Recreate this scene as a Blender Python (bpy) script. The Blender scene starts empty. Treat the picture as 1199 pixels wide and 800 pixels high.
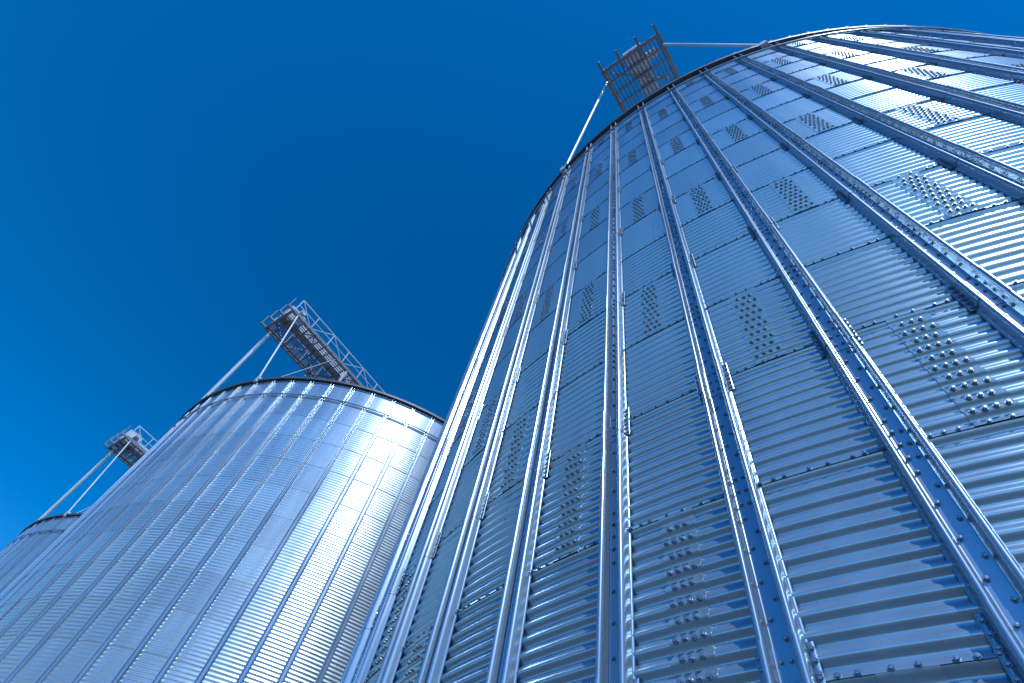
import bpy, math, numpy as np
from mathutils import Matrix, Vector
rng=np.random.default_rng(7)
S=17.04; R=10.05; RING=1.118; NR=17; PITCH=RING/11; Z0=0.2; EAVE=Z0+NR*RING
CAMZ=2.166; AMP=0.0120; PH0=math.radians(0.33); BAY=math.radians(5.0); STEP=.0070
scene=bpy.context.scene

# ---------- materials ----------
def nmat(name):
    m=bpy.data.materials.new(name); m.use_nodes=True
    nt=m.node_tree; b=nt.nodes['Principled BSDF']; return m,nt,b
def metal(name,col,rough,attr=False,var=0.08,metallic=1.0,streak=True):
    m,nt,b=nmat(name); N=nt.nodes; L=nt.links
    tc=N.new('ShaderNodeTexCoord')
    mp=N.new('ShaderNodeMapping'); mp.inputs['Scale'].default_value=(3.0,3.0,0.35) if streak else (3,3,3)
    L.new(tc.outputs['Object'],mp.inputs['Vector'])
    n1=N.new('ShaderNodeTexNoise'); n1.inputs['Scale'].default_value=1.0; n1.inputs['Detail'].default_value=6
    L.new(mp.outputs['Vector'],n1.inputs['Vector'])
    r1=N.new('ShaderNodeMapRange'); r1.inputs[1].default_value=.3; r1.inputs[2].default_value=.7
    r1.inputs[3].default_value=1-var; r1.inputs[4].default_value=1+var*.6
    L.new(n1.outputs['Fac'],r1.inputs[0])
    fac=r1.outputs[0]
    if attr:
        a=N.new('ShaderNodeAttribute'); a.attribute_name='tone'
        mu=N.new('ShaderNodeMath'); mu.operation='MULTIPLY'
        L.new(fac,mu.inputs[0]); L.new(a.outputs['Fac'],mu.inputs[1]); fac=mu.outputs[0]
    mx=N.new('ShaderNodeVectorMath'); mx.operation='SCALE'
    mx.inputs[0].default_value=col
    L.new(fac,mx.inputs['Scale']); L.new(mx.outputs[0],b.inputs['Base Color'])
    r2=N.new('ShaderNodeMapRange'); r2.inputs[1].default_value=.3; r2.inputs[2].default_value=.7
    r2.inputs[3].default_value=rough-.03; r2.inputs[4].default_value=rough+.03
    L.new(n1.outputs['Fac'],r2.inputs[0]); L.new(r2.outputs[0],b.inputs['Roughness'])
    b.inputs['Metallic'].default_value=metallic
    return m
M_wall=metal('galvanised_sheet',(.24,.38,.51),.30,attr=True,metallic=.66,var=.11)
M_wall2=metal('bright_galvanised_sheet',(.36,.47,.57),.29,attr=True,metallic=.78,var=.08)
M_rib=metal('galvanised_stiffener',(.27,.375,.47),.25,var=.12,metallic=.74)
M_bolt=metal('zinc_bolt',(.20,.27,.35),.33,streak=False,metallic=.75)
M_lbolt=metal('lap_zinc_bolt',(.23,.31,.40),.34,streak=False,metallic=.75)
M_lap=metal('galvanised_lap',(.225,.36,.485),.30,metallic=.66)
M_roof=metal('roof_sheet',(.45,.5,.56),.45)
M_eave=metal('eave_trim',(.10,.12,.15),.5,metallic=.6)
M_steel=metal('catwalk_steel',(.48,.54,.60),.42,metallic=.5)
M_dark=metal('catwalk_grating',(.17,.19,.22),.5,metallic=.5,streak=False)
def simple(name,c1,c2,scale,rough):
    m,nt,b=nmat(name);N=nt.nodes;L=nt.links
    tc=N.new('ShaderNodeTexCoord'); n=N.new('ShaderNodeTexNoise'); n.inputs['Scale'].default_value=scale; n.inputs['Detail'].default_value=8
    L.new(tc.outputs['Object'],n.inputs['Vector'])
    cr=N.new('ShaderNodeValToRGB'); cr.color_ramp.elements[0].color=(*c1,1); cr.color_ramp.elements[1].color=(*c2,1)
    cr.color_ramp.elements[0].position=.35; cr.color_ramp.elements[1].position=.65
    L.new(n.outputs['Fac'],cr.inputs[0]); L.new(cr.outputs[0],b.inputs['Base Color'])
    bp=N.new('ShaderNodeBump'); bp.inputs['Strength'].default_value=.4; L.new(n.outputs['Fac'],bp.inputs['Height']); L.new(bp.outputs[0],b.inputs['Normal'])
    b.inputs['Roughness'].default_value=rough; return m
M_ground=simple('gravel_ground',(.075,.08,.09),(.13,.135,.145),2.5,.95)
M_conc=simple('concrete',(.28,.28,.27),(.38,.375,.36),1.3,.85)

# ---------- mesh helpers ----------
def mk(name,verts,quads,mat,smooth=False,parent=None,tone=None,tris=None):
    verts=np.asarray(verts,dtype=np.float32).reshape(-1,3)
    quads=np.asarray(quads,dtype=np.int32).reshape(-1,4)
    me=bpy.data.meshes.new(name)
    me.vertices.add(len(verts)); me.vertices.foreach_set('co',verts.ravel())
    loops=quads.ravel(); nq=len(quads); starts=np.arange(nq)*4; tot=np.full(nq,4)
    if tris is not None and len(tris):
        tris=np.asarray(tris,dtype=np.int32).reshape(-1,3)
        starts=np.concatenate([starts,len(loops)+np.arange(len(tris))*3]); loops=np.concatenate([loops,tris.ravel()])
        tot=np.concatenate([tot,np.full(len(tris),3)])
    me.loops.add(len(loops)); me.loops.foreach_set('vertex_index',loops.astype(np.int32))
    me.polygons.add(len(starts)); me.polygons.foreach_set('loop_start',starts.astype(np.int32))
    try: me.polygons.foreach_set('loop_total',tot.astype(np.int32))
    except Exception: pass
    me.update(calc_edges=True); me.validate()
    me.polygons.foreach_set('use_smooth',np.full(len(me.polygons),smooth))
    if tone is not None:
        at=me.attributes.new('tone','FLOAT','FACE'); at.data.foreach_set('value',np.asarray(tone,dtype=np.float32))
    me.materials.append(mat)
    o=bpy.data.objects.new(name,me); scene.collection.objects.link(o)
    if parent: o.parent=parent
    return o
def empty(name,loc):
    e=bpy.data.objects.new(name,None); e.location=loc; scene.collection.objects.link(e); return e

def corr(z,amp): return amp*np.cos(2*np.pi*(z-Z0)/PITCH)
def build_wall(par,spc,segs,amp,mat):
    na=72*segs; th=PH0+np.arange(na)*(BAY/segs)
    V=[];Q=[];T=[];off=0
    tones=rng.uniform(.88,1.07,(NR,72))
    nz=11*spc+1
    for r in range(NR):
        zz=Z0+r*RING+np.linspace(0,RING,nz)
        f=np.linspace(0,1,nz)
        rad=R+corr(zz,amp)+STEP*(1-f)
        X=np.outer(rad,np.cos(th)); Y=np.outer(rad,np.sin(th)); Z=np.repeat(zz[:,None],na,1)
        V.append(np.stack([X,Y,Z],-1).reshape(-1,3))
        i=np.arange(nz-1)[:,None]*na; j=np.arange(na)[None,:]; j2=(j+1)%na
        q=np.stack([i+j,i+j2,i+na+j2,i+na+j],-1).reshape(-1,4)+off
        Q.append(q)
        k=np.floor(np.arange(na)/segs+.5+1e-6).astype(int)
        sid=((k+r-2)//3)%24
        T.append(np.repeat(tones[r][sid][None,:],nz-1,0).ravel())
        off+=nz*na
    return mk('corrugated_wall',np.concatenate(V),np.concatenate(Q),mat,True,par,np.concatenate(T))

prof=[(-.112,.012),(-.102,.013),(-.099,.028),(-.097,.055),(-.094,.080),(-.088,.094),(-.080,.100),(-.070,.100),(-.062,.094),(-.056,.080),(-.053,.055),(-.050,.028),(-.046,.0195),(-.036,.0190),(.036,.0190),
(.046,.0195),(.050,.028),(.053,.055),(.056,.080),(.062,.094),(.070,.100),(.080,.100),(.088,.094),(.094,.080),(.097,.055),(.099,.028),(.102,.013),(.112,.012)]
prof=np.array(prof)
def extr(ang,pr,z0,z1,V,Q,off,base=R):
    er=np.array([math.cos(ang),math.sin(ang)]); et=np.array([-er[1],er[0]])
    xy=er[None,:]*(base+pr[:,1:2])+et[None,:]*pr[:,0:1]
    n=len(pr)
    a=np.column_stack([xy,np.full(n,z0)]); b=np.column_stack([xy,np.full(n,z1)])
    V.append(a);V.append(b)
    i=np.arange(n-1); Q.append(np.stack([i,i+1,i+1+n,i+n],-1)+off); return off+2*n
def build_ribs(par,full):
    V=[];Q=[];off=0
    p0=prof.copy()
    if not full: p0[:,0]*=.75; p0[:,1]=.008+(p0[:,1]-.008)*.6
    for k in range(72):
        zs=[Z0]+[Z0+s*RING for s in range(1,NR,2)]+[EAVE-.02]
        for a_,b_ in zip(zs[:-1],zs[1:]):
            if b_-a_>.1: off=extr(PH0+k*BAY,p0,a_+(.004 if full else 0),b_,V,Q,off)
    mk('wall_stiffeners',np.concatenate(V),np.concatenate(Q),M_rib,True,par)
    if not full: return
    V=[];Q=[];off=0
    fl=[np.array([(-.134,.016),(-.133,.0205),(-.101,.0205),(-.100,.016)]),np.array([(.100,.016),(.101,.0205),(.133,.0205),(.134,.016)])]
    sl=prof[2:-2].copy(); sl[:,1]+=.0035; sl[:,0]*=1.03
    for k in range(72):
        for s in range(1,NR,2):
            z=Z0+s*RING
            for p_ in fl: off=extr(PH0+k*BAY,p_,z-.17,z+.17,V,Q,off)
            off=extr(PH0+k*BAY,sl,z-.17,z+.17,V,Q,off)
    mk('stiffener_splices',np.concatenate(V),np.concatenate(Q),M_rib,True,par)
def bolts(par,pts,name,size=.0120,h=.012,mat=None):
    P=np.array(pts); n=len(P)
    er=np.column_stack([np.cos(P[:,0]),np.sin(P[:,0]),np.zeros(n)]); et=np.column_stack([-er[:,1],er[:,0],np.zeros(n)])
    c=er*(R+P[:,2])[:,None]+et*P[:,1][:,None]; c[:,2]=P[:,3]
    rot=rng.uniform(0,np.pi/3,n)
    vs=[]
    for (rr,hh) in ((1.25,-.004),(1.25,.003),(.85,.003),(.78,h),(0,h+.001)):
        if rr==0: vs.append((c+er*hh)[:,None,:]); continue
        for_=[]
        for i in range(6):
            a=rot+i*np.pi/3
            for_.append(c+er*hh+et*(np.cos(a)*rr*size)[:,None]+np.array([0,0,1])*(np.sin(a)*rr*size)[:,None])
        vs.append(np.stack(for_,1))
    V=np.concatenate(vs,1)
    q=[];t=[]
    for l in range(3):
        for i in range(6):
            j=(i+1)%6; q.append((l*6+i,l*6+j,l*6+6+j,l*6+6+i))
    for i in range(6): t.append((18+i,18+(i+1)%6,24))
    q=np.array(q);t=np.array(t); o=(np.arange(n)*25)
    return mk(name,V.reshape(-1,3),(q[None]+o[:,None,None]).reshape(-1,4),mat or M_bolt,False,par,tris=(t[None]+o[:,None,None]).reshape(-1,3))
def near(ang,c0,w=math.radians(82)):
    d=(ang-c0+math.pi)%(2*math.pi)-math.pi; return abs(d)<w
def build_details(par,c0):
    pts=[];pl=[];V=[];Q=[];off=0;spc=8
    for k in range(72):
        ar=PH0+k*BAY; am=ar+BAY/2
        if not near(ar,c0): continue
        for r in range(NR):
            zb=Z0+r*RING
            if (r+k)%3==1:
                nz=11*spc+1; zz=zb+np.linspace(0.0,RING,nz)
                hw=.115
                cols=[(-hw,-.004),(-hw,.0055),(hw,.0055),(hw,-.004)]
                P=[]
                for (t,h) in cols:
                    a=am+t/R; rad=R+corr(zz,AMP)+h+STEP*(1-np.linspace(0,1,nz))
                    P.append(np.column_stack([rad*math.cos(a),rad*math.sin(a),zz]))
                P=np.stack(P,1); V.append(P.reshape(-1,3))
                i=np.arange(nz-1)[:,None]*4; j=np.arange(3)[None,:]
                Q.append(np.stack([i+j,i+j+1,i+5+j,i+4+j],-1).reshape(-1,4)+off); off+=nz*4
                for c in range(1,11):
                    zc=zb+c*PITCH
                    for t in ((-.078,-.026,.026,.078) if c%2 else (-.052,0,.052)):
                        pl.append((am+t/R,rng.uniform(-.003,.003),AMP+.009+STEP*(1-c/11)*.8,zc+rng.uniform(-.003,.003)))
        for s in range(1,NR):
            zc=Z0+s*RING+.012
            for t in (-.32,-.25,-.18,-.05,.05,.18,.25,.32):
                pts.append((am+(t+rng.uniform(-.006,.006))/R,0,AMP+STEP,zc))
        for c in range(1,NR*11):
            zc=Z0+c*PITCH
            sg=1 if c%2 else -1
            pts.append((ar,.022*sg,.0205,zc))
            if c%11 in (0,1,10): pts.append((ar,-.022*sg,.022,zc))
        for s in range(1,NR,2):
            z=Z0+s*RING
            for dz in (-.14,-.085,-.03,.03,.085,.14):
                for t,h in ((-.118,.0205),(.118,.0205)):
                    pts.append((ar,t,h,z+dz))
    mk('sheet_laps',np.concatenate(V),np.concatenate(Q),M_lap,True,par).modifiers.new('e','EDGE_SPLIT')
    bolts(par,pts,'bolts'); bolts(par,pl,'lap_bolts',.0140,.015,M_lbolt)

class Beams:
    def __init__(s): s.V=[];s.Q=[];s.off=0
    def box(s,p,q,w,h,up=(0,0,1)):
        p=Vector(p);q=Vector(q);d=(q-p).normalized();up=Vector(up)
        sd=d.cross(up)
        if sd.length<1e-3: sd=d.cross(Vector((1,0,0)))
        sd.normalize();u=sd.cross(d)
        for c in (p,q):
            for a,b in ((-1,-1),(1,-1),(1,1),(-1,1)): s.V.append(c+sd*(a*w/2)+u*(b*h/2))
        o=s.off; s.Q+=[(o,o+1,o+5,o+4),(o+1,o+2,o+6,o+5),(o+2,o+3,o+7,o+6),(o+3,o,o+4,o+7),(o+3,o+2,o+1,o),(o+4,o+5,o+6,o+7)]
        s.off+=8
    def tube(s,p,q,r,n=10):
        p=Vector(p);q=Vector(q);d=(q-p).normalized();sd=d.cross(Vector((0.13,.31,.94))).normalized();u=sd.cross(d)
        o=s.off
        for c in (p,q):
            for i in range(n):
                a=2*math.pi*i/n; s.V.append(c+sd*(math.cos(a)*r)+u*(math.sin(a)*r))
        for i in range(n): s.Q.append((o+i,o+(i+1)%n,o+n+(i+1)%n,o+n+i))
        s.off+=2*n
    def make(s,name,mat,par,smooth=False):
        return mk(name,[tuple(v) for v in s.V],s.Q,mat,smooth,par)

def ring_tube(par,rad,z,r,name,mat,n=288,m=8):
    a=np.arange(n)*2*np.pi/n; b=np.arange(m)*2*np.pi/m
    rr=rad+r*np.cos(b)[None,:]
    V=np.stack([rr*np.cos(a)[:,None],rr*np.sin(a)[:,None],np.broadcast_to(z+r*np.sin(b)[None,:],(n,m))],-1)
    i=np.arange(n)[:,None];j=np.arange(m)[None,:]
    Q=np.stack([i*m+j,((i+1)%n)*m+j,((i+1)%n)*m+(j+1)%m,i*m+(j+1)%m],-1)
    return mk(name,V,Q.reshape(-1,4),mat,True,par)
def lathe(par,pr,name,mat,n=144,smooth=False):
    pr=np.array(pr);m=len(pr);a=np.arange(n)*2*np.pi/n
    V=np.stack([pr[None,:,0]*np.cos(a)[:,None],pr[None,:,0]*np.sin(a)[:,None],np.broadcast_to(pr[None,:,1],(n,m))],-1)
    i=np.arange(n)[:,None];j=np.arange(m-1)[None,:]
    Q=np.stack([i*m+j,((i+1)%n)*m+j,((i+1)%n)*m+j+1,i*m+j+1],-1)
    return mk(name,V,Q.reshape(-1,4),mat,smooth,par)

UA=math.radians(222.5)
def silo(cx,cy,spc,segs,full,thick_leg=True,W=1.15,lift=0.0,ua=UA,ro=10.4):
    par=empty('grain_silo',(cx,cy,0))
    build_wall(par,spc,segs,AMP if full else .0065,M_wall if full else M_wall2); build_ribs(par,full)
    c0=math.atan2(-cy,-cx)
    if full: build_details(par,c0)
    lathe(par,[(R-.4,0),(R+.35,0),(R+.35,Z0-.03),(R-.3,Z0-.002)],'foundation',M_conc)
    sl=math.tan(math.radians(27))
    lathe(par,[(R+.13,EAVE-.05),(R+.14,EAVE-.01),(1.2,EAVE+sl*(R-1.2)),(1.2,EAVE+sl*(R-1.2)+.35),(0.01,EAVE+sl*(R-1.2)+.5)],'roof_cone',M_roof)
    lathe(par,[(R-.02,EAVE-.04),(R+.11,EAVE-.05),(R+.12,EAVE-.08),(R+.13,EAVE-.08),(R+.145,EAVE+.01)],'eave_trim',M_eave)
    B=Beams()
    for i in range(144):
        a=PH0+i*BAY/2; c,s=math.cos(a),math.sin(a)
        B.box(((R+.15)*c,(R+.15)*s,EAVE+.02),(1.3*c,1.3*s,EAVE+sl*(R-1.3)+.03),.06,.06)
    B.make('roof_ribs',M_eave,par)
    ring_tube(par,R+(.13 if full else .085),EAVE-RING+.02,.028,'wind_ring',M_rib)
    er=Vector((math.cos(ua),math.sin(ua),0)); et=Vector((-er.y,er.x,0))
    def P(r,t,z): return er*r+et*t+Vector((0,0,z))
    zb=CAMZ+1.4*S+lift; ri=-5.0
    G=Beams();D=Beams()
    for t in (-W,W):
        D.box(P(ri,t,zb),P(ro,t,zb),.12,.22)
        G.box(P(ri,t,zb+1.15),P(ro,t,zb+1.15),.05,.05)
        G.box(P(ri,t,zb+.62),P(ro,t,zb+.62),.035,.035)
        n=12; dr=(ro-ri)/n
        for i in range(n+1):
            G.box(P(ri+i*dr,t,zb),P(ri+i*dr,t,zb+1.15),.05,.05,up=er)
            if i<n:
                a,b=(0,1.15) if i%2 else (1.15,0)
                G.box(P(ri+i*dr,t,zb+a),P(ri+(i+1)*dr,t,zb+b),.03,.03)
    n=36; dr=(ro-ri)/n
    for i in range(n+1):
        D.box(P(ri+i*dr,-W-.10,zb-.06),P(ri+i*dr,W+.10,zb-.06),.07,.11)
        if i%4==0 and i<n:
            s=1 if i%8 else -1
            D.box(P(ri+i*dr,-W*s,zb-.14),P(ri+(i+4)*dr,W*s,zb-.14),.05,.04)
    for i in range(15):
        t=-W+.10+i*(2*W-.20)/14
        D.box(P(ri,t,zb+.06),P(ro,t,zb+.06),.05,.03)
    G.box(P(ri,.12,zb+.45),P(ro-.6,.12,zb+.45),.55,.6)
    G.box(P(ro-.9,.12,zb+.55),P(ro+.1,.12,zb+.55),.75,.9)
    G.box(P(ro-.5,.5,zb+.75),P(ro-.5,.95,zb+.75),.3,.3)
    for i in range(9):
        G.box(P(ri+1.2+i*1.6,.12,zb+.45),P(ri+1.26+i*1.6,.12,zb+.45),.66,.70)
    for t in (-W,-.40,.40,W):
        D.box(P(ro-.3,t,zb-.02),P(ro+.42,t,zb-.02),.09,.11)
        D.box(P(ro+.38,t,zb-.1),P(ro+.38,t,zb+.75),.05,.05,up=er)
    D.box(P(ro+.02,-W,zb),P(ro+.02,W,zb),.12,.24)
    for t in (-W,W):
        for r in (2.0,6.0):
            G.box(P(r,t*.98,EAVE+sl*(R-r)-.15),P(r,t*.98,zb-.1),.12,.12,up=er)
    for sgn in (-1,1):
        a=ua+sgn*math.radians(17.5)
        foot=Vector((math.cos(a)*(R+.08),math.sin(a)*(R+.08),EAVE+.02)); top=P(ro-.35,sgn*W,zb-.05)
        if thick_leg and sgn==-1:
            G.tube(foot,top,.11,14)
            d=(top-foot); o2=et*(-.34)
            G.tube(foot+o2,top+o2*.6,.05,8)
            for i in range(1,16):
                q=foot+d*(i/16); G.box(q,q+o2*(1-.4*i/16),.04,.04)
        else:
            G.tube(foot,top,.045,10)
        G.box(foot-Vector((0,0,.15)),foot+Vector((0,0,.18)),.18,.18,up=er)
        G.tube(foot+er*-.2,P(ro-3.5,sgn*W,zb-.05),.02,8)
    G.make('catwalk_frame',M_steel,par); D.make('catwalk_grating',M_dark,par)
    return par
caz=math.radians(46.8); cd_=.7453*S
silo(cd_*math.sin(caz),cd_*math.cos(caz),8,4,True,thick_leg=False,ua=math.radians(221.8),ro=10.85)
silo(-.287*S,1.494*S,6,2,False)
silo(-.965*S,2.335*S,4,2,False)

g=mk('ground',[(-3000,-3000,0),(3000,-3000,0),(3000,3000,0),(-3000,3000,0)],[(0,1,2,3)],M_ground)

# ---------- world ----------
EL=48; AZ=176
w=bpy.data.worlds.new('World'); scene.world=w; w.use_nodes=True
N=w.node_tree.nodes; L=w.node_tree.links; bg=N['Background']
sky=N.new('ShaderNodeTexSky'); sky.sky_type='NISHITA'; sky.sun_disc=False
sky.sun_elevation=math.radians(EL); sky.sun_rotation=math.radians(AZ)
sky.air_density=1.0; sky.dust_density=0.3; sky.ozone_density=3.0; sky.altitude=300
gm=N.new('ShaderNodeGamma'); gm.inputs[1].default_value=1.35
hs=N.new('ShaderNodeHueSaturation'); hs.inputs['Saturation'].default_value=1.27; hs.inputs['Hue'].default_value=.497
L.new(sky.outputs[0],gm.inputs[0]); L.new(gm.outputs[0],hs.inputs['Color']); L.new(hs.outputs[0],bg.inputs['Color'])
bg.inputs['Strength'].default_value=.12
sd=bpy.data.lights.new('sun','SUN'); sd.energy=3.9; sd.angle=math.radians(.5); sd.color=(1,.99,.98)
so=bpy.data.objects.new('sun',sd); scene.collection.objects.link(so)
e=math.radians(EL);a=math.radians(AZ)
d=Vector((math.sin(a)*math.cos(e),math.cos(a)*math.cos(e),math.sin(e)))
so.rotation_euler=d.to_track_quat('Z','Y').to_euler(); so.location=(0,0,60)

# ---------- camera ----------
F=640.3; VX,VY=718.74,2.24
v=np.array([VX-599.5,400-VY]); Dv=np.hypot(*v); ey=v/Dv
th=math.atan2(F,Dv); ca,sa=ey[1],ey[0]
r=Vector((1,0,0)); u=Vector((0,-math.sin(th),math.cos(th))); f=Vector((0,math.cos(th),math.sin(th)))
ix=(r*ca+u*sa).normalized(); iy=(r*-sa+u*ca).normalized()
cd=bpy.data.cameras.new('camera'); cd.sensor_width=36; cd.lens=36*F/1199; cd.clip_start=.05; cd.clip_end=8000
co=bpy.data.objects.new('camera',cd); scene.collection.objects.link(co)
m=Matrix((ix,iy,-f)).transposed().to_4x4(); m.translation=Vector((0,0,CAMZ)); co.matrix_world=m
scene.camera=co
scene.view_settings.view_transform='Standard'; scene.view_settings.look='None'; scene.view_settings.exposure=0
